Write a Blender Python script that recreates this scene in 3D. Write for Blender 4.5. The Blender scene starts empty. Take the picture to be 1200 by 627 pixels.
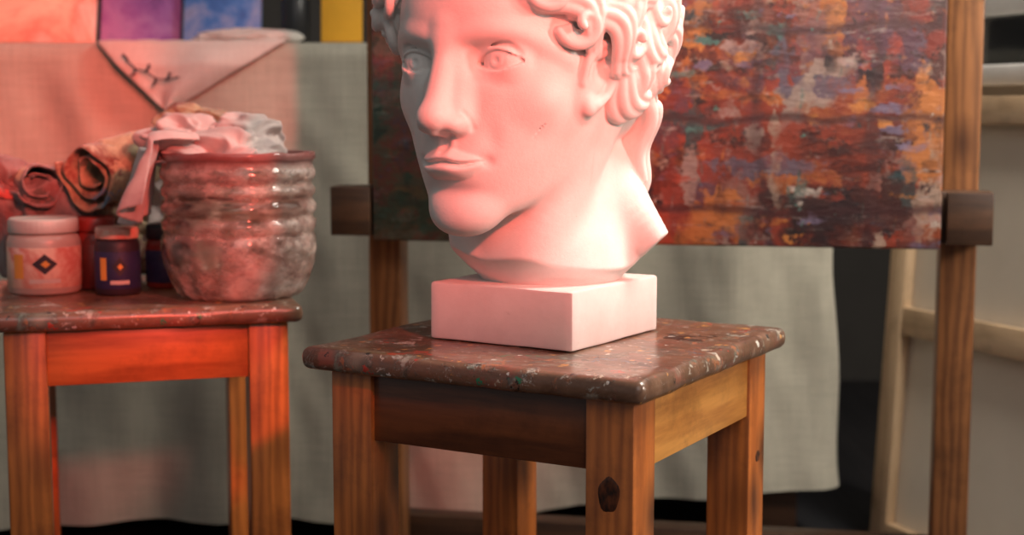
import bpy, bmesh, math, random
import numpy as np
from mathutils import Vector, Matrix, noise
random.seed(7)
sc=bpy.context.scene
COL=sc.collection
# ------------------------------------------------------------------ node helper
class NT:
    def __init__(s,name,rough=.6,**kw):
        s.m=bpy.data.materials.new(name); s.m.use_nodes=True
        s.t=s.m.node_tree; s.b=s.t.nodes['Principled BSDF']
        s.b.inputs['Roughness'].default_value=rough
        for k,v in kw.items(): s.b.inputs[k.replace('_',' ')].default_value=v
        s._c=None
    def N(s,t): return s.t.nodes.new(t)
    def L(s,a,b): s.t.links.new(a,b)
    def put(s,inp,v):
        if isinstance(v,bpy.types.NodeSocket): s.L(v,inp)
        else:
            if isinstance(v,(tuple,list)) and len(v)==3 and inp.type=='RGBA': v=(*v,1)
            inp.default_value=v
    @property
    def co(s):
        if s._c is None: s._c=s.N('ShaderNodeTexCoord').outputs['Object']
        return s._c
    def map(s,scale=(1,1,1),rot=(0,0,0),loc=(0,0,0),v=None):
        n=s.N('ShaderNodeMapping'); s.L(v or s.co,n.inputs[0])
        n.inputs[1].default_value=loc; n.inputs[2].default_value=rot; n.inputs[3].default_value=scale
        return n.outputs[0]
    def noise(s,scale=5,detail=4,rough=.55,dist=0,v=None,col=False):
        n=s.N('ShaderNodeTexNoise'); s.L(v or s.co,n.inputs['Vector'])
        n.inputs['Scale'].default_value=scale;n.inputs['Detail'].default_value=detail
        n.inputs['Roughness'].default_value=rough;n.inputs['Distortion'].default_value=dist
        return n.outputs[1 if col else 0]
    def vor(s,scale=10,v=None,out='Distance',feature='F1',rand=1):
        n=s.N('ShaderNodeTexVoronoi'); n.feature=feature; s.L(v or s.co,n.inputs['Vector'])
        n.inputs['Scale'].default_value=scale; n.inputs['Randomness'].default_value=rand
        return n.outputs[out]
    def wave(s,scale=5,dist=2,detail=2,v=None,d='X',ds=1):
        n=s.N('ShaderNodeTexWave'); n.bands_direction=d
        s.L(v or s.co,n.inputs['Vector'])
        n.inputs['Scale'].default_value=scale;n.inputs['Distortion'].default_value=dist
        n.inputs['Detail'].default_value=detail;n.inputs['Detail Scale'].default_value=ds
        return n.outputs['Fac']
    def ramp(s,f,stops,interp='LINEAR'):
        n=s.N('ShaderNodeValToRGB'); s.L(f,n.inputs[0]); r=n.color_ramp; r.interpolation=interp
        while len(r.elements)<len(stops): r.elements.new(.5)
        for e,(p,c) in zip(r.elements,stops):
            e.position=p
            if not isinstance(c,(tuple,list)): c=(c,c,c)
            e.color=(*c,1)
        return n.outputs[0]
    def mix(s,f,a,b,bt='MIX'):
        n=s.N('ShaderNodeMix'); n.data_type='RGBA'; n.blend_type=bt
        s.put(n.inputs[0],f); s.put(n.inputs[6],a); s.put(n.inputs[7],b); return n.outputs[2]
    def math(s,op,a,b=0.0):
        n=s.N('ShaderNodeMath'); n.operation=op; s.put(n.inputs[0],a); s.put(n.inputs[1],b); return n.outputs[0]
    def sep(s,v=None):
        n=s.N('ShaderNodeSeparateXYZ'); s.L(v or s.co,n.inputs[0]); return n.outputs
    def warp(s,v,scale,amt,detail=4,rough=.7):
        wv=s.N('ShaderNodeVectorMath'); wv.operation='ADD'
        sb=s.N('ShaderNodeVectorMath'); sb.operation='SUBTRACT'; s.L(s.noise(scale,detail,rough,col=True),sb.inputs[0]); sb.inputs[1].default_value=(.5,.5,.5)
        w2=s.N('ShaderNodeVectorMath'); w2.operation='SCALE'; s.L(sb.outputs[0],w2.inputs[0]); w2.inputs['Scale'].default_value=amt
        s.L(v,wv.inputs[0]); s.L(w2.outputs[0],wv.inputs[1]); return wv.outputs[0]
    def bump(s,h,strength=.5,dist=.002):
        n=s.N('ShaderNodeBump'); s.L(h,n.inputs['Height']); n.inputs['Strength'].default_value=strength
        n.inputs['Distance'].default_value=dist; s.L(n.outputs[0],s.b.inputs['Normal'])
    def color(s,c): s.put(s.b.inputs['Base Color'],c)

def splat(n,base,scale,thr,cols,density=.5,off=0,stretch=(1,1,1),warp=1.3):
    v=n.warp(n.map(loc=(off,off*1.7,off*.3),scale=stretch),scale*1.8,warp/scale)
    d=n.vor(scale,v=v); c=n.vor(scale,v=v,out='Color')
    sp=n.N('ShaderNodeSeparateColor'); n.L(c,sp.inputs[0])
    m=n.math('LESS_THAN',d,n.math('MULTIPLY',n.math('MULTIPLY',sp.outputs[0],sp.outputs[0]),thr))
    m=n.math('MULTIPLY',m,n.math('LESS_THAN',sp.outputs[1],density))
    k=len(cols)
    cc=n.ramp(sp.outputs[2],[(i/k,cols[i]) for i in range(k)],'CONSTANT')
    return n.mix(m,base,cc),m
def stroke(n,base,scale,st,off,lo_,hi_,cs,cscale=9,rough=.78,op=.92):
    m=n.ramp(n.noise(scale,8,rough,.35,v=n.map(st,loc=(off,off*.7,off*1.3))),[(lo_,0),(hi_,op)])
    k=len(cs); c=n.ramp(n.noise(cscale,3,.6,v=n.map(loc=(off*2.1,off,off*.4))),[(.33+.34*i/max(1,k-1),cs[i]) for i in range(k)],'EASE')
    return n.mix(m,base,c),m
def dabs(n,base,scale,st,off,cs,dens,wscale,wamt,op=.9,gate=(.45,.55),gscale=4):
    """blocky brush dabs: warped anisotropic cells, each one palette colour"""
    v=n.warp(n.map(scale=st,loc=(off,off*1.3,off*.6)),wscale,wamt,6,.75)
    c=n.vor(scale,v=v,out='Color'); sp=n.N('ShaderNodeSeparateColor'); n.L(c,sp.inputs[0])
    m=n.math('LESS_THAN',sp.outputs[1],dens)
    g=n.ramp(n.noise(gscale,6,.7,v=n.map(loc=(off*3,0,off))),[(gate[0],0),(gate[1],op)])
    k=len(cs); cc=n.ramp(sp.outputs[0],[(i/k,cs[i]) for i in range(k)],'CONSTANT')
    return n.mix(n.math('MULTIPLY',m,g),base,cc)

# ------------------------------------------------------------------ mesh helpers
def link(o,parent=None):
    COL.objects.link(o)
    if parent: o.parent=parent
    return o
def empty(name,loc=(0,0,0),rz=0):
    e=bpy.data.objects.new(name,None); e.empty_display_size=.05
    e.location=loc; e.rotation_euler=(0,0,rz); return link(e)
def mesh_obj(name,verts,faces,mat,parent=None,smooth=True,loc=(0,0,0),rot=(0,0,0)):
    me=bpy.data.meshes.new(name); me.from_pydata(verts,[],faces); me.update()
    if smooth: me.polygons.foreach_set('use_smooth',[True]*len(me.polygons))
    if mat: me.materials.append(mat)
    o=bpy.data.objects.new(name,me); o.location=loc; o.rotation_euler=rot
    return link(o,parent)
def box(name,size,loc,mat,parent=None,bevel=.002,rot=(0,0,0),seg=2,wear=0):
    bm=bmesh.new(); bmesh.ops.create_cube(bm,size=1)
    for v in bm.verts: v.co=Vector((v.co.x*size[0],v.co.y*size[1],v.co.z*size[2]))
    if bevel:
        es=bm.edges[:]
        bmesh.ops.bevel(bm,geom=es,offset=bevel,segments=seg,affect='EDGES',profile=.5)
    if wear:
        for ax in range(3):
            k=16 if size[ax]>.1 else 0
            for i in range(1,k):
                p=-size[ax]/2+size[ax]*i/k; no=[0,0,0]; no[ax]=1; pc=[0,0,0]; pc[ax]=p
                bmesh.ops.bisect_plane(bm,geom=bm.verts[:]+bm.edges[:]+bm.faces[:],plane_co=pc,plane_no=no)
        for v in bm.verts:
            q=v.co*28
            v.co+=Vector((noise.noise(q),noise.noise(q+Vector((9,0,0))),noise.noise(q+Vector((0,9,0)))*.5))*wear
    me=bpy.data.meshes.new(name); bm.to_mesh(me); bm.free()
    me.polygons.foreach_set('use_smooth',[True]*len(me.polygons))
    try: me.set_sharp_from_angle(angle=math.radians(40))
    except Exception: pass
    me.materials.append(mat)
    o=bpy.data.objects.new(name,me); o.location=loc; o.rotation_euler=rot
    return link(o,parent)
def lathe(name,prof,mat,parent=None,loc=(0,0,0),n=64,fn=None,rot=(0,0,0)):
    vs=[];fs=[];m=len(prof)
    for i in range(n):
        a=2*math.pi*i/n
        for j,(r,z) in enumerate(prof):
            rr=r
            if fn: rr,z=fn(a,r,z,j)
            vs.append((rr*math.cos(a),rr*math.sin(a),z))
    for i in range(n):
        for j in range(m-1):
            a=i*m+j;b=((i+1)%n)*m+j
            fs.append((a,b,b+1,a+1))
    return mesh_obj(name,vs,fs,mat,parent,loc=loc,rot=rot)
def gridm(name,f,nu,nv,mat,parent=None,solid=0):
    vs=[tuple(f(i/(nu-1),j/(nv-1))) for i in range(nu) for j in range(nv)]
    fs=[]
    for i in range(nu-1):
        for j in range(nv-1):
            a=i*nv+j;b=(i+1)*nv+j
            fs.append((a,b,b+1,a+1))
    o=mesh_obj(name,vs,fs,mat,parent)
    if solid:
        md=o.modifiers.new('s','SOLIDIFY'); md.thickness=solid; md.offset=0
    return o
def tube(name,pts,r,mat,parent=None):
    cu=bpy.data.curves.new(name,'CURVE'); cu.dimensions='3D'; cu.bevel_depth=r; cu.bevel_resolution=3
    sp=cu.splines.new('POLY'); sp.points.add(len(pts)-1)
    for p,q in zip(sp.points,pts): p.co=(*q,1)
    cu.materials.append(mat); o=bpy.data.objects.new(name,cu); cu.use_fill_caps=True
    return link(o,parent)

# ------------------------------------------------------------------ materials
def wood(name,dark,light,axis='Z',rough=.35,knots=True,coat=.3):
    n=NT(name,rough,Coat_Weight=coat,Coat_Roughness=.2)
    s={'X':(.10,1,1),'Y':(1,.10,1),'Z':(1,1,.10)}[axis]
    v=n.map(scale=s)
    w=n.wave(26,9,3,v=v,d={'X':'Y','Y':'X','Z':'X'}[axis],ds=1.2)
    w2=n.noise(150,5,.65,.3,v=v); big=n.noise(12,3,v=v)
    f=n.math('ADD',n.math('MULTIPLY',w,.22),n.math('ADD',n.math('MULTIPLY',w2,.4),n.math('MULTIPLY',big,.45)))
    c=n.ramp(f,[(.3,dark),(.52,tuple(.45*a+.55*b for a,b in zip(dark,light))),(.75,light)])
    if knots:
        kv=n.map(scale=tuple((q*6 if q==1 else 3.2) for q in s),loc=(.3,.1,.25))
        kd=n.vor(1.6,v=kv)
        k=n.ramp(kd,[(.05,1),(.13,.5),(.24,0)])
        c=n.mix(k,c,(.05,.014,.005))
    dirt=n.ramp(n.noise(14,6,.7),[(.5,0),(.76,.55)])
    c=n.mix(dirt,c,tuple(q*.35 for q in dark))
    c,_=splat(n,c,60,.2,[(.5,.42,.34),(.4,.34,.25),(.05,.1,.06),(.4,.05,.03)],.07,off=3)
    n.color(c); n.bump(f,.25,.0012); return n.m
WZ=wood('pine_z',(.24,.055,.012),(.68,.20,.040),'Z')
WX=wood('pine_x',(.28,.065,.014),(.66,.22,.055),'X')
WYlit=wood('pine_lit_y',(.42,.13,.022),(.95,.44,.11),'Y')  # same pine for side aprons, brightness of the lit side put into its colour
WXshade=wood('pine_shaded_x',(.055,.015,.007),(.23,.065,.02),'X')  # same pine, with the shade on the left-facing apron put into its colour
EZ=wood('easel_z',(.10,.034,.013),(.38,.15,.05),'Z',rough=.5,coat=.1)
EX=wood('easel_x',(.03,.014,.008),(.11,.048,.022),'X',rough=.5,coat=.1)
LW=wood('stretcher_z',(.46,.30,.17),(.72,.52,.33),'Z',rough=.6,coat=0,knots=False)
LWX=wood('stretcher_x',(.46,.30,.17),(.72,.52,.33),'X',rough=.6,coat=0,knots=False)
n=NT('knot',.4,Coat_Weight=.3); n.color(n.ramp(n.noise(160,4),[(.4,(.02,.006,.003)),(.65,(.14,.035,.01))])); KNOT=n.m

n=NT('painted_seat',.30,Coat_Weight=.5,Coat_Roughness=.22)
base=n.ramp(n.noise(9,9,.75,.6,v=n.map((.6,2,1))),[(.28,(.06,.028,.016)),(.45,(.15,.072,.042)),(.58,(.25,.13,.08)),(.75,(.38,.26,.18))])
base,s1=stroke(n,base,18,(1,1.6,1),3,.50,.57,[(.28,.24,.18),(.11,.11,.09),(.32,.10,.07),(.38,.33,.26)],12,op=.75)
base,s2=stroke(n,base,30,(1.5,1,1),8,.55,.60,[(.58,.50,.41),(.08,.07,.05),(.50,.17,.07),(.16,.20,.15),(.62,.58,.52)],20,op=.85)
base,s3=stroke(n,base,55,(1,1.3,1),5,.58,.61,[(.03,.02,.015),(.6,.55,.48),(.05,.035,.03)],30,op=.9)
cols=[(.70,.64,.56),(.56,.47,.36),(.50,.06,.035),(.04,.25,.13),(.72,.69,.66),(.66,.32,.08),(.06,.14,.24),(.02,.015,.01)]
c,m1=splat(n,base,18,.46,cols,.45,warp=2.8)
c,m2=splat(n,c,50,.46,cols,.5,off=2.3,warp=2.6)
c,m3=splat(n,c,120,.45,[(.75,.72,.66),(.65,.55,.45),(.02,.02,.02),(.65,.32,.1)],.35,off=5.1)
n.color(c); n.bump(n.math('ADD',n.math('ADD',m1,m2),n.math('ADD',s2,n.noise(40,6))),.6,.0010); SEAT=n.m

n=NT('plaster',.55)
c=n.ramp(n.noise(.35,6,.6),[(.3,(.77,.74,.71)),(.7,(.86,.84,.81))])
c=n.mix(n.ramp(n.noise(1.3,7,.75),[(.62,0),(.78,.3)]),c,(.55,.5,.46))
c,_=splat(n,c,1.1,.07,[(.35,.3,.25),(.45,.35,.3)],.15)
n.color(c); n.bump(n.noise(4,6,.7),.10,.02); PLA=n.m
n=NT('plaster_block',.6)
c=n.ramp(n.noise(20,6,.65),[(.3,(.76,.66,.63)),(.7,(.86,.77,.74))])
c=n.mix(n.ramp(n.noise(45,8,.8),[(.63,0),(.72,.6)]),c,(.38,.3,.26))
n.color(c); n.bump(n.noise(60,6,.7),.35,.001); PLB=n.m

def linen(name,a,b,sc_=1):
    n=NT(name,.9,Sheen_Weight=.2)
    wx=n.wave(260*sc_,1.2,1,d='X'); wz=n.wave(260*sc_,1.2,1,d='Z')
    slub=n.noise(40,4,.6,v=n.map((.3,1,5))); slub2=n.noise(40,4,.6,v=n.map((5,1,.3)))
    f=n.math('ADD',n.math('MULTIPLY',n.math('ADD',wx,wz),.2),n.math('ADD',n.math('MULTIPLY',slub,.35),n.math('MULTIPLY',slub2,.35)))
    c=n.ramp(f,[(.3,a),(.75,b)])
    c=n.mix(n.ramp(n.noise(5,6,.65),[(.45,0),(.8,.35)]),c,tuple(q*.6 for q in a))
    n.color(c); n.bump(f,.6,.003); return n.m
LIN=linen('linen',(.34,.32,.255),(.60,.56,.46))
RUN=linen('runner_linen',(.58,.55,.50),(.80,.77,.71),1.6)

n=NT('abstract_paint',.36,Coat_Weight=.35,Coat_Roughness=.25)
X,Y,Z=n.sep()
b=n.ramp(n.noise(7,9,.75,.8,v=n.map((1,1,1.5))),[(.30,(.02,.008,.01)),(.43,(.09,.018,.014)),(.52,(.26,.04,.02)),(.60,(.42,.10,.035)),(.72,(.14,.05,.06))])
P1=[(.06,.016,.014),(.34,.05,.024),(.55,.13,.036),(.02,.012,.016),(.34,.14,.11),(.12,.05,.075),(.60,.20,.055),(.22,.03,.02),(.10,.03,.02)]
P2=[(.03,.016,.02),(.60,.17,.05),(.40,.26,.22),(.16,.11,.15),(.42,.06,.03),(.05,.08,.08),(.50,.33,.25),(.11,.035,.03),(.30,.05,.03)]
P3=[(.66,.54,.47),(.03,.02,.02),(.70,.25,.06),(.10,.24,.21),(.5,.08,.04),(.22,.16,.25),(.5,.3,.26),(.02,.06,.07)]
b=dabs(n,b,9,(.8,1,1.7),1.1,P1,.75,9,.18,gate=(.32,.5))
b=dabs(n,b,15,(1.7,1,.7),4.2,P1,.55,16,.14,gate=(.42,.54))
b=dabs(n,b,20,(.5,1,2.2),7.3,P2,.40,20,.11,gate=(.45,.55),gscale=5)
b=dabs(n,b,30,(2.0,1,.7),2.9,P2,.38,28,.075,gate=(.46,.56),gscale=6)
b=dabs(n,b,48,(.7,1,1.9),9.4,P3,.32,42,.055,gate=(.47,.55),gscale=7)
b,_=stroke(n,b,22,(2.4,1,.5),5.9,.60,.63,[(.60,.48,.43),(.10,.18,.16),(.03,.015,.015),(.68,.2,.05)],17,op=.8)
b,_=stroke(n,b,26,(.45,1,2.8),3.4,.58,.62,[(.03,.012,.012),(.48,.36,.32),(.02,.01,.01),(.12,.13,.2)],20,op=.8)
gh=n.ramp(n.wave(2.7,1.2,4,d='Z',ds=3),[(.0,.75),(.04,0)]); gv=n.ramp(n.wave(2.2,1.2,4,d='X',ds=3),[(.0,.5),(.03,0)])
b=n.mix(gh,b,(.07,.022,.024)); b=n.mix(gv,b,(.07,.022,.024))
gl=n.ramp(n.math('ADD',n.math('MULTIPLY',X,-3.0),n.math('MULTIPLY',n.noise(9,5),.4)),[(.85,0),(.95,.8)])
b=n.mix(gl,b,n.ramp(n.noise(16,8,.75),[(.35,(.006,.02,.016)),(.48,(.02,.08,.055)),(.56,(.11,.04,.03)),(.63,(.03,.06,.10)),(.7,(.25,.25,.2))]))
gr=n.ramp(n.math('ADD',n.math('MULTIPLY',X,3.0),n.math('MULTIPLY',n.noise(9,5),.3)),[(1.0,0),(1.08,.85)])
sp_,_=splat(n,b,42,.75,[(.50,.27,.30),(.12,.30,.14),(.06,.03,.04),(.38,.12,.1),(.50,.43,.40),(.13,.06,.16)],.9,warp=2.5,stretch=(1.3,1,.8))
b=n.mix(gr,b,sp_)
b,_=splat(n,b,90,.3,[(.6,.5,.45),(.5,.15,.04),(.1,.25,.2),(.01,.01,.01)],.2,off=4)
n.color(b); n.bump(n.noise(30,8,.75,v=n.map((.6,1,1.5))),1.0,.003); PAINT=n.m

def plain(name,c,rough=.5,**k):
    n=NT(name,rough,**k); cc=n.mix(n.ramp(n.noise(12,6,.65),[(.4,0),(.75,.4)]),c,tuple(q*.6 for q in c)); n.color(cc)
    n.bump(n.noise(60,4),.15,.001); return n.m
WALL=plain('wall_paint',(.82,.72,.60),.8)
WALLB=plain('wall_back_paint',(.05,.046,.042),.85)
WHITE=plain('white_paint',(.85,.82,.78),.4)
DARK=plain('dark_metal',(.02,.022,.025),.35)
YEL=plain('ochre_board_paint',(.95,.47,.03),.5)
GREY=plain('grey_enamel',(.45,.45,.43),.35)
n=NT('floor_dark',.6)
pl=n.ramp(n.wave(5,.3,1,d='X'),[(.0,.3),(.04,1)])
n.color(n.mix(pl,(.004,.004,.005),n.ramp(n.noise(7,6,v=n.map((3,.4,1))),[(.3,(.010,.010,.013)),(.7,(.025,.022,.024))]))); FLOOR=n.m
n=NT('glass_dark',.12); n.color(n.ramp(n.noise(3,2),[(.4,(.012,.014,.016)),(.7,(.04,.042,.045))])); GLASS=n.m
n=NT('canvas_back',.9); n.color(n.ramp(n.noise(3,5,.6),[(.3,(.66,.58,.47)),(.7,(.78,.70,.58))])); n.bump(n.math('ADD',n.wave(300,0,0,d='X'),n.wave(300,0,0,d='Z')),.3,.001); CB=n.m

# ------------------------------------------------------------------ room
wd=Vector((.388,-.922,0)).normalized(); wang=math.atan2(wd.y,wd.x)
box('floor',(6,6,.05),(0,1.6,-.026),FLOOR,bevel=0)
box('wall_back',(5.4,.08,2.6),(-.3,3.9,1.3),WALLB,bevel=0)
W0=Vector((.690,2.45,0))
def onwall(s,z,off=0):
    nrm=Vector((wd.y,-wd.x,0))
    if nrm.x>0: nrm=-nrm
    p=W0+wd*s+nrm*off; return (p.x,p.y,z)
def wbox(name,s0,s1,z0,z1,th,off,mat,parent=None,bevel=.002):
    c=onwall((s0+s1)/2,(z0+z1)/2,off-th/2)
    return box(name,(s1-s0,th,z1-z0),c,mat,parent,bevel,rot=(0,0,wang))
wr=empty('wall_right')
wbox('lower_wall',-.08,2.4,0,.755,.1,0,WALL,wr,0)
wbox('upper_wall',-.08,2.4,1.95,2.6,.1,0,WALL,wr,0)
wbox('end_wall_a',-.08,0,.755,1.95,.1,0,WALL,wr,0)
wbox('end_wall_b',2.0,2.4,.755,1.95,.1,0,WALL,wr,0)
wi=empty('window_1')
wbox('sill',-.02,2.02,.7555,.787,.15,.045,WHITE,wi,.004)
wbox('glass',.0,2.0,.7875,1.95,.01,-.06,GLASS,wi,0)
wbox('frame_low',.0,2.0,.868,.91,.045,-.012,WHITE,wi)
wbox('frame_top',.0,2.0,1.90,1.95,.045,-.012,WHITE,wi)
for i,s in enumerate((0,.65,1.3,1.95)): wbox('mullion_%d'%i,s,s+.05,.9105,1.8995,.04,-.015,WHITE,wi)
# ------------------------------------------------------------------ stool
def stool(name,loc,rz,front,kn=False):
    e=empty(name,loc,rz); S=.175; i=.016; L=.045
    box('seat',(.35,.35,.021),(0,0,.4895),SEAT,e,.0085,seg=4,wear=.0022)
    for k,(a,b) in enumerate(((1,-1),(-1,-1),(1,1),(-1,1))):
        c=S-i-L/2 if a>0 else S-.026-L/2
        box('leg_%d'%(k+1),(L,L,.479),(a*c,b*(S-i-L/2),.2395),WZ,e,.0025)
    cx0=-(S-.026-L); cx1=S-i-L; m=(cx0+cx1)/2; w=cx1-cx0
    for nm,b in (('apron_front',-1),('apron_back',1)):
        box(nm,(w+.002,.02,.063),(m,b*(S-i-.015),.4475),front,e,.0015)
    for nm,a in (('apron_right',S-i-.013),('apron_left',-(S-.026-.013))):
        box(nm,(.02,2*(S-i-L)+.002,.063),(a,0,.4475),WYlit,e,.0015)
    def knot(x,y,z,r,rot,asp):
        o=lathe('knot',[(0,.0003),(r*.6,.0004),(r*.9,.0003),(r,0)],KNOT,e,loc=(x,y,z),n=24,rot=rot,fn=lambda a,rr,zz,j:(rr*(1+.07*math.sin(a*2+1)+.05*math.sin(a*5)),zz)); o.scale=(1,asp,1)
    if kn:
        knot(.1365,-(S-i),.398,.0095,(math.pi/2,0,0),1.7)
        knot(S-i,.139,.372,.006,(math.pi/2,0,math.pi/2),1.0)
        knot(-.128,-(S-i),.31,.007,(math.pi/2,0,0),1.5)
    return e
stool('wooden_stool',(.0403,1.4015,0),math.radians(-29.5),WXshade,True)
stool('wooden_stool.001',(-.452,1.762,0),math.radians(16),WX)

# ------------------------------------------------------------------ plaster bust (signed distance sculpt)
U=.0134; PSI=math.radians(33.5); BX=.0052
h=.105
lo=np.array([-12.6,-12.0,-4.4]); hi=np.array([12.6,15.0,25.4])
xs=np.arange(lo[0],hi[0],h,dtype=np.float32); ys=np.arange(lo[1],hi[1],h,dtype=np.float32); zs=np.arange(lo[2],hi[2],h,dtype=np.float32)
Xg=xs[:,None,None];Yg=ys[None,:,None];Zg=zs[None,None,:]
def smin(a,b,k):
    t=np.clip(.5+.5*(b-a)/k,0,1); return b+(a-b)*t-k*t*(1-t)
def smax(a,b,k): return -smin(-a,-b,k)
def tab(zz,kv,sig=.7):
    kv=sorted(kv); zt,vt=zip(*kv); zz2=np.arange(-8,30,.1); v=np.interp(zz2,zt,vt)
    kx=np.linspace(-3,3,61); kr=np.exp(-(kx/sig)**2); kr/=kr.sum()
    v=np.convolve(np.pad(v,30,mode='edge'),kr,'valid'); return np.interp(zz,zz2,v).astype(np.float32)
TW=[(-1,2.2),(0,3.1),(1.5,4.2),(3,5.0),(5,5.95),(7,6.7),(9,7.2),(11,7.45),(13,7.4),(15,7.3),(17,7.0),(19,6.3),(21,4.6),(22.8,1.5)]
TF=[(-1,7.0),(0,7.6),(1.5,8.1),(3,8.1),(5,8.2),(7,8.3),(9,8.4),(11,8.5),(12.5,8.8),(14,9.0),(15.5,9.0),(17,8.6),(19,7.5),(21,5.5),(22.8,2)]
TB=[(-1,3),(3,3.5),(5,5),(7,7),(9,8.5),(11,9.5),(13,10.3),(15,10.5),(17,10.3),(19,9.4),(21,7.2),(22.8,3)]
P=2.2
def g2(x,z,x0,z0,sx,sz): return np.exp(-((np.abs(x)-x0)/sx)**2-((z-z0)/sz)**2)
def bumps(x,z):
    B=-1.05*g2(x,z,3.2,11.8,1.9,1.1)-.7*g2(x,z,1.8,11.8,.75,.9)
    B+=-.42*g2(x,z,0,2.95,1.8,.55)+.22*g2(x,z,0,1.5,1.5,1.1)+.50*g2(x,z,0,5.2,2.7,1.8)
    B+=-.15*g2(x,z,2.9,6.5,.6,1.1)
    B+=-.24*g2(x,z,2.6,5.05,.42,.40)-.19*g2(x,z,0,6.4,.30,.6)+.12*g2(x,z,.55,6.35,.24,.6)
    ax=np.abs(x); hw=2.5; q=np.clip(1-(ax/hw)**2,0,1)
    zm=4.94+.10*np.cos(ax*2.3)+.03*ax
    hu=(1.02-.20*np.exp(-(ax/.34)**2))*q**.8+1e-3
    hl=1.22*q**.6+1e-3
    tu=np.clip((z-zm)/hu,0,1); tl=np.clip((zm-z)/hl,0,1)
    up=(1-tu**1.8)*(1-.45*np.exp(-(tu/.22)**2)); dn=(1-tl**2.4)**.8*(1-.5*np.exp(-(tl/.22)**2))
    B+=.84*q**.55*up*(z>=zm)+.94*q**.6*dn*(z<zm)
    B+=-.32*q**.3*np.exp(-((z-zm)/.13)**2)*(ax<hw)
    return B.astype(np.float32)
def ysurf(x,z):
    W=float(tab(np.array([z]),TW)[0]);Fd=float(tab(np.array([z]),TF)[0]); t=max(0,1-(abs(x)/W)**P)
    return -(Fd*t**(1/P))
W=tab(zs,TW)[None,None,:];Fd=tab(zs,TF)[None,None,:];Bd=tab(zs,TB)[None,None,:]
B=bumps(xs[:,None],zs[None,:])[:,None,:]
mk=np.clip((-Yg-2)/3,0,1)
Yp=Yg+B*mk
D=np.where(Yp<0,Fd,Bd)
q=(np.abs(Xg)/W)**P+(np.abs(Yp)/D)**P
F=((q**(1/P)-1)*np.minimum(W,D)).astype(np.float32); del q,D,Yp
F=smax(F,((((Yg+7.6)*.43)-Zg)*.9+0*Xg).astype(np.float32),1.6)
F=smax(F,(Zg-22.6).astype(np.float32)+0*F,1.0)
def region(c,r):
    sl=[]
    for a,(cc,rr) in enumerate(zip(c,r)):
        i0=max(0,int((cc-rr-lo[a])/h)); i1=min((len(xs),len(ys),len(zs))[a],int((cc+rr-lo[a])/h)+2); sl.append(slice(i0,max(i1,i0+1)))
    return tuple(sl)
def co(sl,c): return xs[sl[0]][:,None,None]-c[0],ys[sl[1]][None,:,None]-c[1],zs[sl[2]][None,None,:]-c[2]
def ell_d(sl,c,r,R=None):
    x,y,z=co(sl,c)
    if R is not None:
        R=np.array(R); x,y,z=(R[0,0]*x+R[1,0]*y+R[2,0]*z),(R[0,1]*x+R[1,1]*y+R[2,1]*z),(R[0,2]*x+R[1,2]*y+R[2,2]*z)
    k0=np.sqrt((x/r[0])**2+(y/r[1])**2+(z/r[2])**2)+1e-6; k1=np.sqrt((x/r[0]**2)**2+(y/r[1]**2)**2+(z/r[2]**2)**2)+1e-6
    return (k0*(k0-1)/k1).astype(np.float32)
def ell(c,r,k=.5,sub=False,R=None,G=None,sym=False):
    A=F if G is None else G
    for s in ((1,-1) if sym else (1,)):
        cc=(c[0]*s,c[1],c[2]); RR=R
        if R is not None and s<0:
            Mx=np.diag([-1,1,1]); RR=Mx@np.array(R)@Mx
        m=max(r)+k+.3; sl=region(cc,(m,m,m)); d=ell_d(sl,cc,r,RR)
        A[sl]=smax(A[sl],-d,k) if sub else smin(A[sl],d,k)
def seg_d(sl,a,b,ra,rb):
    x,y,z=co(sl,a); ba=b-a
    t=np.clip((x*ba[0]+y*ba[1]+z*ba[2])/(ba@ba+1e-9),0,1)
    return (np.sqrt((x-t*ba[0])**2+(y-t*ba[1])**2+(z-t*ba[2])**2)-(ra+(rb-ra)*t)).astype(np.float32)
def path(pts,rs,k=.3,G=None,sym=False,sub=False):
    A=F if G is None else G
    for s in ((1,-1) if sym else (1,)):
        Pn=[np.array((p[0]*s,p[1],p[2]),float) for p in pts]
        if k==0:
            for i in range(len(Pn)-1):
                a,b=Pn[i],Pn[i+1]; m=max(rs[i],rs[i+1])+.35
                sl=region((a+b)/2,np.abs(b-a)/2+m); A[sl]=np.minimum(A[sl],seg_d(sl,a,b,rs[i],rs[i+1]))
            continue
        t0=np.linspace(0,1,len(Pn)); tt=np.linspace(0,1,max(9,len(Pn)*4))
        Q=np.stack([np.interp(tt,t0,[p[j] for p in Pn]) for j in range(3)],1); rr_=np.interp(tt,t0,rs)
        for _ in range(3):
            Q[1:-1]=(Q[:-2]+2*Q[1:-1]+Q[2:])/4; rr_[1:-1]=(rr_[:-2]+2*rr_[1:-1]+rr_[2:])/4
        m=max(rs)+k+.3; mn=Q.min(0);mx=Q.max(0); sl=region((mn+mx)/2,(mx-mn)/2+m)
        d=None
        for i in range(len(Q)-1):
            e=seg_d(sl,Q[i],Q[i+1],rr_[i],rr_[i+1]); d=e if d is None else np.minimum(d,e)
        A[sl]=smax(A[sl],-d,k) if sub else smin(A[sl],d,k)
def cap(a,b,ra,rb,k=.3,G=None,sub=False): path([a,b],[ra,rb],k,G,False,sub)
def rotm(ax,deg): return np.array(Matrix.Rotation(math.radians(deg),3,ax))
ell((0,1.6,14.3),(7.4,9.2,8.3),1.5)
ell((4.6,-4.6,9.2),(1.4,1.4,1.4),1.6,sym=True)
ell((0,-6.4,1.5),(2.2,1.7,1.5),1.2)
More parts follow.
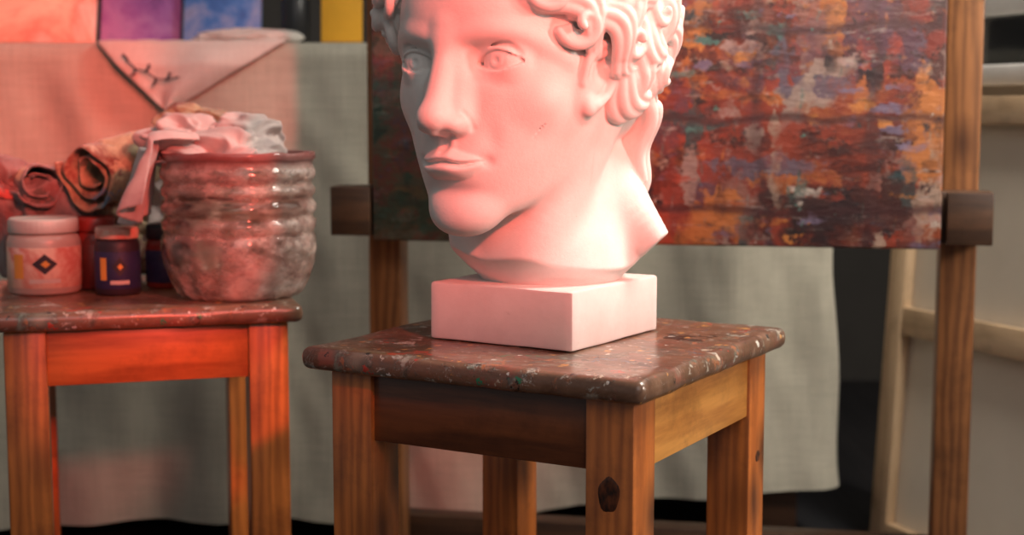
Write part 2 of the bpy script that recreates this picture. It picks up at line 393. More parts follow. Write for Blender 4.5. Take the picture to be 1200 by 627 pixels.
bp=[(x_,ysurf(x_,z_)+o_,z_) for x_,z_,o_ in ((.6,12.9,.35),(1.8,13.35,.42),(3.2,13.6,.42),(4.6,13.45,.45),(5.7,12.8,.55),(6.5,11.7,.9))]
path(bp,[.34,.38,.42,.38,.34,.25],.85,sym=True)
path([(0,-8.2,13.8),(0,-8.6,11.8),(0,-9.3,9.8),(0,-10.0,8.15)],[.9,.85,.85,.90],.7)
path([(.7,-7.7,12.6),(.85,-7.9,10.6),(.95,-8.6,8.0)],[.6,.8,.88],.8,sym=True)
ell((0,-10.05,7.85),(1.0,1.0,.82),.8)
ell((1.12,-8.95,7.5),(.68,1.05,.62),.5,sym=True)
cap((0,-8.3,6.95),(0,-10.1,7.15),.34,.38,.25)
ell((.62,-9.35,6.83),(.33,.62,.38),.12,sub=True,sym=True,R=rotm('Z',-12))
path([(1.75,-9.1,8.3),(2.0,-8.6,7.8),(1.95,-8.3,7.2)],[.10,.12,.10],.25,sub=True,sym=True)
EB=1.66; EL=1.88
for s in (1,-1):
    ec=np.array((3.3*s,-6.05,11.55)); sl=region(ec,(2.6,2.6,2.6)); x,y,z=co(sl,ec)
    sph=np.sqrt(x*x+y*y+z*z)
    xa=x*s; qq=1-(np.abs(xa)/1.72)**2
    tilt=.04*xa
    op=np.maximum(z-tilt-.74*qq,-(z-tilt)-.56*qq)*.8
    lid=smax(sph-EL,-op,.10)
    lid=smax(lid,y+.3,.3)
    lid=smax(lid,np.abs(z)-1.45,.5)
    F[sl]=smin(F[sl],lid.astype(np.float32),.5)
    cut=smax(op,sph-2.12,.1); cut=np.maximum(cut,y+.4)
    F[sl]=smax(F[sl],-cut.astype(np.float32),.10)
    F[sl]=smin(F[sl],(sph-EB).astype(np.float32),.08)
    ell((ec[0]+.02,ec[1]-EB-.03,ec[2]+.1),(.28,.20,.28),.1,sub=True)
    R_=.62; f=lambda a:(ec[0]+.02+R_*math.cos(a),ec[1]-math.sqrt((EB+.055)**2-R_**2),ec[2]+.1+R_*math.sin(a))
    path([f(math.radians(t)) for t in range(-215,36,12)],[.08]*21,.06,sub=True)
    path([(ec[0]+s*dx,ec[1]-math.sqrt(max(.1,(EL+.10)**2-dx*dx-dz*dz)),ec[2]+dz) for dx,dz in ((-1.45,.62),(-.75,1.10),(.1,1.25),(.95,1.08),(1.65,.5))],[.17]*5,.22,sub=True)
# hairline scratch across the cheek
path([(5.0,ysurf(5.0,6.6)-.04,6.6),(5.6,ysurf(5.6,7.6)-.04,7.7),(6.1,ysurf(6.1,8.6)-.04,8.7)],[.05,.06,.04],.05,sub=True)
ear=rotm('Y',8)@rotm('X',-12)
ey=-1.9
ell((6.9,.2+ey,10.2),(.75,1.55,2.5),.5,sym=True,R=ear)
path([(7.2,-1.2+ey,10.2),(7.6,-1.1+ey,11.8),(7.9,-.1+ey,12.9),(8.1,1.2+ey,12.6),(8.0,1.9+ey,11.2),(7.7,1.5+ey,9.6),(7.4,.3+ey,8.8)],[.25,.32,.36,.38,.36,.34,.42],.2,sym=True)
ell((7.2,-.3+ey,8.75),(.5,.7,.8),.35,sym=True)
ell((7.9,.2+ey,10.8),(.5,.75,1.1),.25,sub=True,sym=True)
nW=tab(zs,[(-4,6.4),(-1,5.9),(1,5.4),(4,5.2),(9,5.2)])[None,None,:]; nL=tab(zs,[(-4,7.4),(-1,6.8),(1,6.2),(4,5.8),(9,5.8)])[None,None,:]
ncx=tab(zs,[(-4,1.0),(0,.6),(6,0)])[None,None,:]; ncy=tab(zs,[(-4,3.1),(0,2.9),(6,2.0)])[None,None,:]
nq=np.sqrt(((Xg-ncx)/nW)**2+((Yg-ncy)/nL)**2)
NK=((nq-1)*np.minimum(nW,nL)).astype(np.float32); del nq
NK=smax(NK,(Zg-9).astype(np.float32)+0*NK,1.0)
path([(6.2,2.6,8.0),(5.0,.4,4.0),(3.6,-1.8,.5),(2.2,-2.8,-2.5)],[.9,1.1,1.1,1.0],1.6,G=NK,sym=True)
path([(3.5,6.0,6),(5.6,5.8,1.8),(8.2,5.6,-.9)],[1.6,1.7,1.1],2.4,G=NK)
path([(-3,7.0,5),(-5.4,5.6,1.6),(-6.5,5,-.6)],[1.6,1.6,1.1],2.0,G=NK)
rr=np.sqrt((Xg-1.0)**2+(Yg-2.9)**2)
NK=smax(NK,((-4.4+(rr-4.3)*.95)-Zg).astype(np.float32)*.7,.15)
foot=np.maximum(rr-4.9+.0*Zg,Zg+2.8).astype(np.float32)
NK=smin(NK,foot,.5)
F=smin(F,NK,1.0); del NK,foot
F=smax(F,(-3.76-Zg).astype(np.float32)+0*F,.05)
HC=np.array((0,2.2,14.8)); HR=np.array((8.7,10.6,8.4))
G=ell_d((slice(None),)*3,HC,HR)
ell((0,5.0,10.6),(7.6,7.6,6.0),1.0,G=G)
G=smax(G,((7.7-Zg-1.19*Yg)/1.55).astype(np.float32)+0*G,.5)
rng=random.Random(11)
def hp(a,b,hh):
    a=math.radians(a);b=math.radians(b)
    d=np.array((math.sin(a)*math.cos(b),-math.cos(a)*math.cos(b),math.sin(b)))
    p=HC+d*(HR+hh)
    if b<-.35: p[2]=HC[2]+math.sin(b)*(HR[2]+hh)*1.12
    return p
def lock(p0,p1,wob,ph,r,strands=4,lift=.5,n=22,fr=1.25):
    for st in range(strands):
        o=(st-(strands-1)/2)
        pts=[];rs=[]
        for i in range(n+1):
            t=i/n
            a=p0[0]+(p1[0]-p0[0])*t; b=p0[1]+(p1[1]-p0[1])*t
            dx=p1[0]-p0[0];dy=p1[1]-p0[1];L=math.hypot(dx,dy)+1e-6;nx,ny=-dy/L,dx/L
            amp=wob*math.sin(ph+t*math.pi*2*fr)*(.5+.5*t)
            tap=(1-.85*t**2)*(.6+.4*min(1,t*4))
            ww=amp+o*4.9*tap*r/.5
            hh=lift+.45*math.sin(t*math.pi)+.25*math.cos(ph*1.7+t*8)-(abs(o)**1.4)*.22*tap
            pts.append(tuple(hp(a+nx*ww,b+ny*ww,hh))); rs.append(r*(.6+.4*math.sin(math.pi*min(1,t*1.1+.12)))*(1-.45*t*t))
        path(pts,rs,0,G=G)
def curl(a,b,rad,r,turns=1.6,ph=0,sgn=1,lift=.7):
    c=hp(a,b,lift); nrm=(c-HC)/HR; nrm/=np.linalg.norm(nrm)
    up=np.array((0,0,1.)); e1=np.cross(up,nrm); e1/=np.linalg.norm(e1); e2=np.cross(nrm,e1)
    n=int(20*turns)
    for st,(ro,rr_) in enumerate(((1.0,r),(.74,r*.8),(.48,r*.7))):
        pts=[];rs=[]
        for i in range(n+1):
            t=i/n; an=ph+sgn*t*turns*2*math.pi; R_=rad*ro*(1.3-1.1*t)
            p=c+e1*R_*math.cos(an)+e2*R_*math.sin(an)+nrm*(.6*t-.08*st-.4*(1-t)**2)
            pts.append(tuple(p));rs.append(rr_*(1-.3*t))
        path(pts,rs,0,G=G)
for side in (1,-1):
    for b0,na in ((66,4),(50,5),(35,5),(21,5),(8,5),(-5,5),(-18,4),(-30,3)):
        for j in range(na):
            a0=33+j*28+rng.uniform(-6,6)+(8 if b0<25 else 0)+(14 if b0<0 else 0)+(20 if b0<-12 else 0); bb=b0+rng.uniform(-4,4)
            lock((side*a0,bb+9),(side*(a0+32+rng.uniform(-6,8)),bb-16-rng.uniform(0,8)),rng.uniform(5,8)*side*rng.choice((1,1,-1)),rng.uniform(0,6.28),rng.uniform(.42,.55),lift=rng.uniform(.25,1.0))
    for (a,b,R_,t0,tn) in ((38,26,1.5,0,1.2),(44,9,1.35,2,1.1),(66,14,1.3,4,1.0),(34,42,1.6,3,1.2),(18,52,1.6,2,1.2),(80,-10,1.2,1,1.1),(112,-22,1.3,5,1.0),(126,4,1.3,2,1.0),(56,-5,1.2,3.5,1.0),(96,2,1.3,0,1.1)):
        curl(side*a,b,R_,.43,tn,t0,side*(1 if rng.random()<.6 else -1),lift=.8)
for (a,b,R_,t0) in ((-52,14,1.4,1),(-60,2,1.3,3),(-66,22,1.5,5),(-50,28,1.5,0),(-72,8,1.4,2)): curl(a,b,R_,.5,1.1,t0,-1,lift=1.7)
curl(0,58,1.5,.5,1.6,0,1)
for a in range(0,360,24): lock((a,86),(a+26,62),4,a,.55,lift=.5,n=12)
for k,(x0,y0,z0,x1,y1,z1) in enumerate(((6.4,5.4,9.5,6.2,6.4,3.4),(5.4,8.2,8.6,4.8,8.8,2.4),(3.0,10,8,2.6,9.6,3.0),(0,10.6,8,0,10,2.6),(-3,10,8,-2.6,9.6,3.0),(-5.4,8,8.2,-4.8,8.6,3.2))):
    for o in (-.9,-.3,.3,.9):
        pts=[];rs=[]
        for i in range(21):
            t=i/20; w=.5*math.sin(t*7+k*1.3)
            pts.append((x0+(x1-x0)*t+o*(1-.6*t)+w*.6,y0+(y1-y0)*t+w*.4+.5*math.sin(t*3.1)-.2*abs(o),z0+(z1-z0)*t)); rs.append(.64*(1-.5*t*t))
        path(pts,rs,0,G=G)
for ax in range(3):
    s0=[slice(None)]*3;s1=[slice(None)]*3;s2=[slice(None)]*3
    s0[ax]=slice(0,-2);s1[ax]=slice(1,-1);s2[ax]=slice(2,None)
    G[tuple(s1)]=(G[tuple(s0)]+2*G[tuple(s1)]+G[tuple(s2)])/4
F=smin(F,G,.18); del G
F[0]=F[-1]=1;F[:,0]=F[:,-1]=1;F[:,:,0]=1;F[:,:,-1]=1
def nets(F):
    S=F<0
    cs=[(i,j,k) for i in (0,1) for j in (0,1) for k in (0,1)]
    nx,ny,nz=F.shape
    cnt=np.zeros((nx-1,ny-1,nz-1),np.uint8)
    for i,j,k in cs: cnt+=S[i:nx-1+i,j:ny-1+j,k:nz-1+k]
    act=(cnt>0)&(cnt<8); I=np.argwhere(act); n=len(I)
    vid=np.full(act.shape,-1,np.int32); vid[act]=np.arange(n)
    V=np.stack([F[I[:,0]+i,I[:,1]+j,I[:,2]+k] for i,j,k in cs],1)
    acc=np.zeros((n,3));w=np.zeros(n)
    C=np.array(cs,float)
    for a in range(8):
        for b in range(a+1,8):
            if np.abs(C[a]-C[b]).sum()!=1: continue
            va,vb=V[:,a],V[:,b]; m=(va<0)!=(vb<0)
            t=np.where(m,va/np.where(m,va-vb,1),0)
            p=C[a]+t[:,None]*(C[b]-C[a]); acc+=p*m[:,None]; w+=m
    pos=(I+acc/w[:,None])*h+lo
    quads=[]
    for ax in range(3):
        o=[a for a in range(3) if a!=ax]
        s0=[slice(1,-1)]*3;s1=[slice(1,-1)]*3;s0[ax]=slice(0,-1);s1[ax]=slice(1,None)
        A=S[tuple(s0)];Bq=S[tuple(s1)]; E=np.argwhere(A!=Bq); ins=A[tuple(E.T)]
        E=E.copy(); E[:,o[0]]+=1;E[:,o[1]]+=1
        def cell(d0,d1):
            Q=E.copy();Q[:,o[0]]+=d0;Q[:,o[1]]+=d1; return vid[tuple(Q.T)]
        qd=np.stack([cell(-1,-1),cell(0,-1),cell(0,0),cell(-1,0)],1)
        flip=~ins if ax!=1 else ins
        qd[flip]=qd[flip][:,::-1].copy(); quads.append(qd)
    return pos,np.concatenate(quads)
pos,qd=nets(F); del F
me=bpy.data.meshes.new('head'); me.from_pydata(pos.tolist(),[],qd.tolist()); me.update()
me.polygons.foreach_set('use_smooth',[True]*len(me.polygons)); me.materials.append(PLA)
bust=empty('plaster_head_bust',(BX,1.40,.605),-PSI)
ho=bpy.data.objects.new('head',me); link(ho,bust); ho.scale=(U,U,U)
pl=box('square_plinth',(.158,.166,.0545),(0,0,0),PLB,None,.003,wear=.0012)
pl.parent=bust
Mw=Matrix.Translation((.0332,1.4138,.5282))@Matrix.Rotation(math.radians(-33),4,'Z')
bm_=Matrix.Translation((BX,1.40,.605))@Matrix.Rotation(-PSI,4,'Z')
pl.matrix_local=bm_.inverted()@Mw

# ------------------------------------------------------------------ easel
ea=empty('wooden_easel',(.188,1.955,0),math.radians(-10.6))
for nm,a in (('post_left',-.378),('post_right',.398)):
    box(nm,(.046,.045,1.62),(a,.045,.86),EZ,ea,.003)
box('tray_bar',(.867,.05,.066),(0,-.005,.582),EX,ea,.002)
for nm,a in (('tray_block_left',-.405),('tray_block_right',.403)):
    box(nm,(.056,.02,.066),(a,-.041,.582),EX,ea,.002)
box('upper_bar',(.83,.03,.05),(0,.085,1.30),EX,ea,.003)
box('lower_bar',(.83,.04,.06),(0,.09,.10),EX,ea,.003)
for nm,a in (('foot_left',-.378),('foot_right',.398)):
    box(nm,(.05,.26,.048),(a,.04,.0245),EX,ea,.004)
cv=empty('abstract_painting',(.188,1.955,0),math.radians(-10.6))
box('board',(.742,.016,.56),(-.003,-.040,.823),PAINT,cv,.002)
box('board_front',(.738,.004,.556),(-.003,-.0485,.823),PAINT,cv,.001)

# ------------------------------------------------------------------ table + cloth
TX0,TX1,TY0,TY1,TZ=-1.9,.53,2.36,3.1,.825
tb=empty('work_table',(0,0,0))
box('top',(TX1-TX0-.03,TY1-TY0-.03,.03),((TX0+TX1)/2,(TY0+TY1)/2,TZ-.018),EX,tb)
for k,(a,b) in enumerate(((TX0+.08,TY0+.08),(TX1-.08,TY0+.08),(TX0+.08,TY1-.08),(TX1-.08,TY1-.08))):
    box('leg_%d'%(k+1),(.06,.06,TZ-.033),(a,b,(TZ-.033)/2),EX,tb)
def perim(r=.035):
    pts=[];cs=[(TX1-r,TY0+r,-90),(TX1-r,TY1-r,0),(TX0+r,TY1-r,90),(TX0+r,TY0+r,180)]
    def arc(c):
        for i in range(10): a=math.radians(c[2]+9*i); pts.append((c[0]+r*math.cos(a),c[1]+r*math.sin(a),math.cos(a),math.sin(a)))
    for i in range(320): pts.append((TX0+r+(TX1-TX0-2*r)*i/320,TY0,0,-1))
    arc(cs[0])
    for i in range(60): pts.append((TX1,TY0+r+(TY1-TY0-2*r)*i/60,1,0))
    arc(cs[1])
    for i in range(30): pts.append((TX1-r-(TX1-TX0-2*r)*i/30,TY1,0,1))
    arc(cs[2])
    for i in range(20): pts.append((TX0,TY1-r-(TY1-TY0-2*r)*i/20,-1,0))
    arc(cs[3])
    return pts
pp=perim(); NZ=90; vs=[];fs=[]
for (x,y,nx_,ny_) in pp:
    for j in range(NZ):
        t=j/(NZ-1)
        hem=.045+.065*max(0,min(1,(x+.1)/.6))+.01*math.sin(x*9)
        z=TZ+.001-(TZ-hem)*t
        s=x*1.0+y*.7
        f=(.022*math.sin(s*13+1.2*math.sin(s*4)+.6*math.sin(t*3))+.012*math.sin(s*31+2+t)+.012*math.sin(s*7+t*2))*min(1,t*2.2)
        f+=.014*noise.noise(Vector((x*9,y*9,z*3)))*min(1,t*8)+.007*noise.noise(Vector((x*20+z*6,y*22,z*7)))*min(1,t*8)
        f+=.03*t
        rnd=.012*(1-min(1,t*40))
        vs.append((x+nx_*(f-rnd),y+ny_*(f-rnd),z))
n_=len(pp)
for i in range(n_):
    for j in range(NZ-1):
        a=i*NZ+j;b=((i+1)%n_)*NZ+j; fs.append((a,a+1,b+1,b))
fs.append(tuple(i*NZ for i in range(n_)))
mesh_obj('linen_tablecloth',vs,fs,LIN)

ru=empty('embroidered_runner',(0,0,0))
def runf(u,v):
    x0,x1=-.66,-.36
    if v<.4:
        t=v/.4; return (x0+(x1-x0)*u+.03*(1-t),TY0+.28-.285*t,TZ+.0035+.004*abs(noise.noise(Vector((u*6,t*5,1)))))
    t=(v-.4)/.6; tipx=-.545
    w=1-t; x=(x0+(x1-x0)*u)*w+tipx*t
    dz=.112*t
    return (x,TY0-.012-.026*min(1,t*3)-.006*math.sin(u*9+t*3)-.006*math.sin(u*4),TZ+.003-dz+.004*math.sin(u*12)*w*min(1,t*4))
gridm('cloth',runf,40,50,RUN,ru,solid=.0012)
THR=plain('thread',(.03,.03,.045),.8)
yb=TY0-.056
def em(pts,r=.0012): tube('embroidery',[(a,yb,b) for a,b in pts],r,THR,ru)
em([(-.600,.795),(-.588,.783),(-.572,.778),(-.556,.768),(-.540,.765),(-.520,.770)])
for (a,b,c,d) in ((-.588,.783,-.594,.772),(-.572,.778,-.566,.790),(-.556,.768,-.561,.757),(-.540,.765,-.534,.777),(-.60,.795,-.607,.805)):
    em([(a,b),((a+c)/2+.002,(b+d)/2),(c,d)],.0022)
def artmat(name,cols,scale=6,seed=0):
    n=NT(name,.6); k=len(cols)
    c=n.ramp(n.noise(scale,7,.65,.5,v=n.map(loc=(seed,seed*2,seed))),[(.3+.4*i/(k-1),cols[i]) for i in range(k)])
    c,_=splat(n,c,30,.4,cols,.4,off=seed); n.color(c); n.bump(n.noise(30,5),.5,.002); return n.m
A1=artmat('peach_paint',[(.75,.45,.32),(.85,.68,.5),(.7,.3,.22),(.8,.7,.6)],6,1)
A2=artmat('violet_paint',[(.10,.04,.18),(.25,.10,.35),(.35,.2,.45),(.12,.08,.25)],10,2)
A3=artmat('blue_paint',[(.02,.07,.30),(.05,.2,.55),(.25,.35,.6),(.03,.05,.2)],10,3)
def leaning(name,x0,x1,y,hh,mat,tilt=.25):
    e=empty(name,((x0+x1)/2,y,TZ+.006),0); w=x1-x0
    box('painted_canvas',(w,.014,hh),(0,.0,hh/2),mat,e,.001)
    e.rotation_euler=(-tilt,0,0); return e
leaning('small_painting',-.93,-.705,2.50,.20,A1)
leaning('small_painting.001',-.70,-.565,2.52,.22,A2)
leaning('small_painting.002',-.555,-.425,2.50,.24,A3)
leaning('ochre_board',-.318,-.25,2.47,.22,YEL,.12)
bt=empty('jar_of_brushes',(-.365,2.50,TZ+.006))
lathe('jar',[(0,0),(.022,0),(.024,.004),(.024,.07),(.021,.078),(.018,.075),(.02,.006),(0,.004)],DARK,bt)
for k in range(6):
    a=k*1.05; tube('brush_%d'%k,[(.008*math.cos(a),.008*math.sin(a),.008),(.045*math.cos(a),.03*math.sin(a),.20)],.0028,(YEL,WX,DARK)[k%3],bt)
def crump(name,c,r,mat,seed,par=None,amp=.35,flat=None,sub=5,st=(1,1,1)):
    bm=bmesh.new(); bmesh.ops.create_icosphere(bm,subdivisions=sub+1,radius=1)
    sv=Vector((seed*3.1,seed*1.3,seed*1.7))
    for v in bm.verts:
        p=v.co.copy(); ps=Vector((p.x*st[0],p.y*st[1],p.z*st[2]))
        wv=noise.noise_vector(ps*.8+sv)*.9
        def rg(q):
            a=1-min(1,abs(noise.noise(q))*2.4); return a*a*(3-2*a)
        r1=rg(ps*.9+wv+sv); r2=rg(ps*1.9+wv*1.4+sv*2)
        d=1+amp*(noise.noise(ps*1.1+sv)*.9+.42*r1+.16*r2-.3)
        v.co=Vector((p.x*r[0]*d,p.y*r[1]*d,p.z*r[2]*d))
        if flat is not None and v.co.z<flat: v.co.z=flat+(v.co.z-flat)*.06
    me=bpy.data.meshes.new(name); bm.to_mesh(me); bm.free()
    me.polygons.foreach_set('use_smooth',[True]*len(me.polygons)); me.materials.append(mat)
    o=bpy.data.objects.new(name,me); o.location=c; return link(o,par)
crump('crumpled_cloth',(-.435,2.425,TZ+.012),(.085,.035,.014),RUN,4,flat=-.007)

# ------------------------------------------------------------------ things on the left stool
ST=.5005
n=NT('painty_clear_plastic',.12,Coat_Weight=.4,Coat_Roughness=.08,IOR=1.3)
X,Y,Z=n.sep()
c=n.ramp(n.noise(16,7,.7,1.0,v=n.map((1,1,2.5))),[(.3,(.52,.28,.24)),(.43,(.70,.47,.41)),(.55,(.82,.64,.57)),(.7,(.92,.82,.76))])
c,st_=stroke(n,c,9,(1,1,1),3,.54,.60,[(.40,.14,.12),(.52,.38,.30),(.30,.17,.13)],8,op=.6)
rim=n.ramp(Z,[(.148,0),(.162,.85)])
c=n.mix(rim,c,(.22,.045,.045))
n.color(c)
tr=n.math('MULTIPLY',n.ramp(n.noise(8,6,.75,v=n.map((1,1,1.6))),[(.42,.97),(.60,.35)]),n.math('SUBTRACT',1.0,rim))
n.put(n.b.inputs['Transmission Weight'],tr); n.bump(n.noise(24,4,.5),.15,.002); BK=n.m
prof=[(0,.006),(.058,.002),(.0665,.0),(.073,.006),(.080,.020),(.0885,.040),(.0915,.058),(.0895,.070),(.087,.075),(.0895,.080),(.090,.088),(.0865,.092),(.0862,.096),(.0900,.101),(.0900,.108),(.0862,.112),(.0860,.116),(.0895,.121),(.0895,.127),(.0860,.131),(.0860,.135),(.090,.140),(.0905,.147),(.087,.152),(.0875,.158),(.0905,.162),(.090,.1695),(.087,.1685),(.0850,.16),(.0840,.14),(.0838,.1),(.0885,.06),(.078,.024),(.06,.008),(0,.009)]
pr=[]
for a,b in zip(prof[:-1],prof[1:]):
    for t in (0,.5): pr.append((a[0]+(b[0]-a[0])*t,a[1]+(b[1]-a[1])*t))
pr.append(prof[-1])
def bf(a,r,z,j):
    sc_=1+(.022*math.cos(a*16))*max(0,min(1,(.045-z)/.03))
    sc_+=.010*noise.noise(Vector((math.cos(a)*2,math.sin(a)*2,z*25)))+.006*noise.noise(Vector((math.cos(a)*6,math.sin(a)*6,z*60)))
    return r*sc_,z+(.002*noise.noise(Vector((math.cos(a)*3,math.sin(a)*3,4))) if z>.02 else 0)
bu=empty('plastic_bucket',(-.322,1.722,ST))
lathe('bucket_body',pr,BK,bu,n=128,fn=bf)
def patch(name,r,ac,wa,z0,hh,mat,par,shape='diamond'):
    vs=[];fs=[];N=14
    for i in range(N+1):
        u=i/N*2-1
        for j in range(N+1):
            v=j/N*2-1
            v2=v*(1-abs(u)) if shape=='diamond' else v
            a=ac+u*wa; vs.append((r*math.cos(a),r*math.sin(a),z0+v2*hh))
    for i in range(N):
        for j in range(N):
            a=i*(N+1)+j; fs.append((a,a+N+1,a+N+2,a+1))
    return mesh_obj(name,vs,fs,mat,par)
LID=plain('lid_white',(.66,.56,.50),.4); LAB1=artmat('label_pink',[(.62,.35,.28),(.75,.55,.42),(.6,.2,.15),(.8,.6,.5)],14,5)
LAB2=artmat('label_navy',[(.01,.012,.04),(.02,.02,.08),(.03,.03,.1),(.05,.03,.05)],10,6)
ORA=plain('label_orange',(.75,.35,.06),.5); BLK=plain('label_dark',(.03,.02,.03),.5); PALE=plain('label_pale',(.6,.52,.45),.5)
GL=plain('jar_plastic',(.55,.42,.36),.3); REDP=plain('red_plastic',(.28,.03,.022),.35)
def jar(name,x,y,r,H,lidm,bodym,labm,face,dec=True,lid_h=.018):
    e=empty(name,(x,y,ST)); hb=H-lid_h
    lathe('jar_body',[(0,0),(r*.9,0),(r,.003),(r,hb*.86),(r*.95,hb*.95),(r*.86,hb),(0,hb)],bodym,e,n=48)
    lathe('label',[(r*1.0,hb*.12),(r*1.012,hb*.125),(r*1.012,hb*.78),(r*1.0,hb*.785)],labm,e,n=48)
    lathe('lid',[(0,hb+.0005),(r*.93,hb+.0005),(r*.95,hb+.002),(r*.95,H-.003),(r*.91,H),(r*.86,H-.0008),(0,H-.001)],lidm,e,n=96,fn=lambda a,rr,z,j:(rr*(1+(.012*math.cos(a*40) if 2<=j<=3 else 0)),z))
    if dec:
        patch('label_mark',r*1.02,face,.34,hb*.52,hb*.17,BLK,e)
        patch('label_mark_b',r*1.018,face,.42,hb*.24,hb*.035,PALE,e,'rect')
        patch('label_mark_c',r*1.024,face+.02,.13,hb*.52,hb*.06,ORA,e)
        patch('label_mark_d',r*1.018,face-.75,.16,hb*.48,hb*.2,ORA,e,'rect')
    return e
jar('paint_jar',-.562,1.750,.0425,.090,LID,GL,LAB1,math.radians(-72))
jar('paint_jar.001',-.470,1.735,.0265,.080,LAB1,BLK,LAB2,math.radians(-70),lid_h=.014)
jar('paint_jar.002',-.513,1.795,.0255,.088,REDP,REDP,REDP,0,False)
jar('paint_jar.003',-.428,1.805,.0255,.078,BLK,REDP,LAB2,0,False)
def ragm(name,cols,seed):
    n=NT(name,.9,Sheen_Weight=.3); k=len(cols)
    c=n.ramp(n.noise(14,6,.65,.6,v=n.map(loc=(seed,0,seed))),[(.32+.36*i/(k-1),cols[i]) for i in range(k)])
    c,_=splat(n,c,34,.55,[(.5,.1,.08),(.6,.5,.3),(.1,.08,.07),(.12,.2,.3)],.4,off=seed,warp=2.4)
    n.color(c); n.bump(n.math('ADD',n.wave(350,1,1,d='X'),n.noise(90,4)),.4,.001); return n.m
R1=ragm('rag_brown',[(.10,.05,.03),(.30,.18,.10),(.42,.30,.18),(.2,.06,.04),(.48,.40,.28)],1)
n=NT('rag_pale',.9,Sheen_Weight=.3)
n.color(n.ramp(n.noise(9,6,.65,.6),[(.3,(.36,.26,.26)),(.45,(.56,.46,.43)),(.6,(.46,.34,.33)),(.75,(.70,.64,.59))])); n.bump(n.noise(90,4),.3,.001); R2=n.m
R3=ragm('rag_grey',[(.10,.06,.06),(.24,.17,.16),(.18,.07,.065),(.33,.24,.22)],3)
def roll(name,p0,p1,r,mat,turns=2.4,seed=0):
    p0=Vector(p0);p1=Vector(p1); ax=(p1-p0); L=ax.length; ax.normalize()
    e1=ax.cross(Vector((0,0,1))).normalized(); e2=ax.cross(e1)
    def f(u,v):
        a=u*turns*2*math.pi+seed; rr=r*(.32+.68*u)*(1+.16*noise.noise(Vector((math.cos(a)*1.2,math.sin(a)*1.2,v*5+seed))))
        rr*=1+.10*abs(noise.noise(Vector((a*1.5,v*11,seed))))
        rr*=(1-.25*v)
        l=L*v+.012*noise.noise(Vector((a,1,seed)))*(1 if v<.1 else 0)-.01*u*(1-v)
        return p0+ax*l+e1*rr*math.cos(a)+e2*rr*math.sin(a)
    return gridm(name,f,150,40,mat,None,solid=.002)
rp=empty('rag_pile',(0,0,0))
r_=roll('rolled_towel',(-.515,1.79,ST+.139),(-.430,1.93,ST+.180),.046,R1,seed=1); r_.parent=rp
r2_=roll('rolled_rag',(-.585,1.81,ST+.128),(-.66,1.93,ST+.13),.030,R3,turns=1.8,seed=4); r2_.parent=rp
crump('rag_a',(-.585,1.875,ST+.072),(.075,.055,.075),R3,2,rp,.5,flat=-.066)
crump('rag_b',(-.50,1.88,ST+.068),(.06,.05,.075),R1,8,rp,.5,flat=-.062)
crump('rag_c',(-.43,1.885,ST+.083),(.050,.045,.085),R2,5,rp,.45,flat=-.078)
crump('rag_d',(-.655,1.85,ST+.130),(.05,.04,.030),R3,11,rp,.6)
crump('rag_e',(-.40,1.88,ST+.195),(.05,.045,.028),R1,14,rp,.6)
rb=empty('draped_rag',(0,0,0))
crump('rag_in_bucket',(-.345,1.735,ST+.160),(.062,.060,.030),R2,9,rb,.55)
crump('rag_peak',(-.398,1.765,ST+.180),(.048,.04,.032),R2,17,rb,.6)
crump('rag_peak_b',(-.318,1.775,ST+.183),(.040,.032,.028),R2,23,rb,.6)
def dr(u,v):
    a=math.radians(160+62*u); R_=.094+.014*v+.010*math.sin(u*14+v*2)*(.3+v)+.005*math.sin(u*27+v*4)+.01*u*v
    if v<.2: R_=.05+(.048)*(v/.2)
    z=ST+.180-.095*max(0,v-.2)/.8*(.70+.30*math.sin(u*3.1))+.006*noise.noise(Vector((u*5,v*5,2)))
    return (-.322+R_*math.cos(a)-.012*v,1.722+R_*math.sin(a),z+(.01*math.sin(u*9) if v<.25 else 0))
gridm('hanging_fold',dr,70,40,R2,rb,solid=.002)

# ------------------------------------------------------------------ right side
def stretched(name,s0,s1,z1,off0,off1,bar=.33):
    e=empty(name); e.location=onwall((s0+s1)/2,0,off0); lean=math.atan2(off0-off1,z1)
    e.rotation_euler=(0,0,wang)
    w=s1-s0; H=z1
    g=bpy.data.objects.new('frame',None); g.parent=e; COL.objects.link(g)
    nr=Vector(onwall(0,0,1))-Vector(onwall(0,0,0)); loc=Matrix.Rotation(-wang,3,'Z')@nr
    sg=1 if loc.y>0 else -1
    g.rotation_euler=(lean*sg,0,0)
    box('stile_a',(.042,.02,H),(-w/2+.021,0,H/2),LW,g); box('stile_b',(.042,.02,H),(w/2-.021,0,H/2),LW,g)
    box('rail_top',(w-.084,.02,.042),(0,0,H-.021),LWX,g); box('rail_low',(w-.084,.02,.042),(0,0,.021),LWX,g)
    box('cross_bar',(w-.084,.018,.045),(0,0,bar),LWX,g)
    box('canvas_cloth',(w+.004,.003,H),(0,-sg*.0125,H/2),CB,g,0)
    return e
stretched('stretched_canvas',.02,.85,.74,.10,.055,bar=.378)
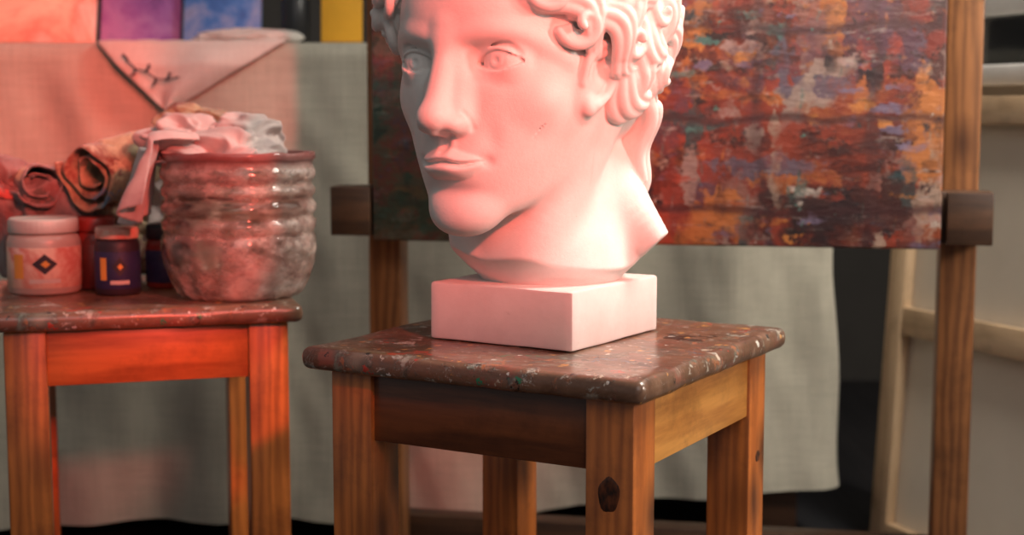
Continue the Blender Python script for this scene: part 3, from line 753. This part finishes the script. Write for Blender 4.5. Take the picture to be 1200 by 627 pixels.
gb=empty('enamel_pot',onwall(.33,.7885,.0))
lathe('pot',[(0,0),(.03,0),(.036,.005),(.044,.03),(.045,.05),(.04,.058),(.036,.056),(.04,.03),(0,.006)],GREY,gb)

# ------------------------------------------------------------------ camera, lights
cam=bpy.data.cameras.new('cam'); cam.lens=51.45; cam.sensor_width=36
co_=bpy.data.objects.new('camera',cam); COL.objects.link(co_); co_.location=(0,0,.717); co_.rotation_euler=(math.radians(90-6.1),0,0)
cam.dof.use_dof=True; cam.dof.focus_distance=1.30; cam.dof.aperture_fstop=5.0; cam.clip_start=.02
sc.camera=co_
def aim(o,t): o.rotation_euler=(Vector(t)-o.location).to_track_quat('-Z','Y').to_euler()
def lamp(name,typ,loc,tgt,power,col,**k):
    l=bpy.data.lights.new(name,typ); l.energy=power; l.color=col
    for a,b in k.items(): setattr(l,a,b)
    o=bpy.data.objects.new(name,l); o.location=loc; COL.objects.link(o); aim(o,tgt); return o
lamp('window_light','AREA',(1.45,.92,1.02),(.04,1.45,.50),37,(1,.89,.76),size=.35)
lamp('added_back_fill','AREA',(.95,1.55,1.75),(.14,2.4,.22),33,(1,.93,.82),size=.5)  # added fill lamp, whitens the tablecloth and background
lamp('room_light','AREA',(.5,-.9,2.0),(.1,2.0,.35),12,(1,.90,.86),size=1.5)
lamp('red_spot','SPOT',(.58,.12,1.36),(.03,1.33,.87),175,(1,.10,.065),spot_size=math.radians(31),spot_blend=1.0,shadow_soft_size=.05)
lamp('red_spot_b','SPOT',(.15,.2,1.25),(-.97,2.35,.76),225,(1,.13,.085),spot_size=math.radians(20),spot_blend=.4,shadow_soft_size=.04)
lamp('red_spot_c','SPOT',(.10,.3,.90),(-.66,2.2,.22),48,(1,.09,.05),spot_size=math.radians(9.5),spot_blend=.7,shadow_soft_size=.04)
w=bpy.data.worlds.new('world'); sc.world=w; w.use_nodes=True
bg=w.node_tree.nodes['Background']; bg.inputs[0].default_value=(1,.94,.91,1); bg.inputs[1].default_value=.17
sc.view_settings.view_transform='Standard'
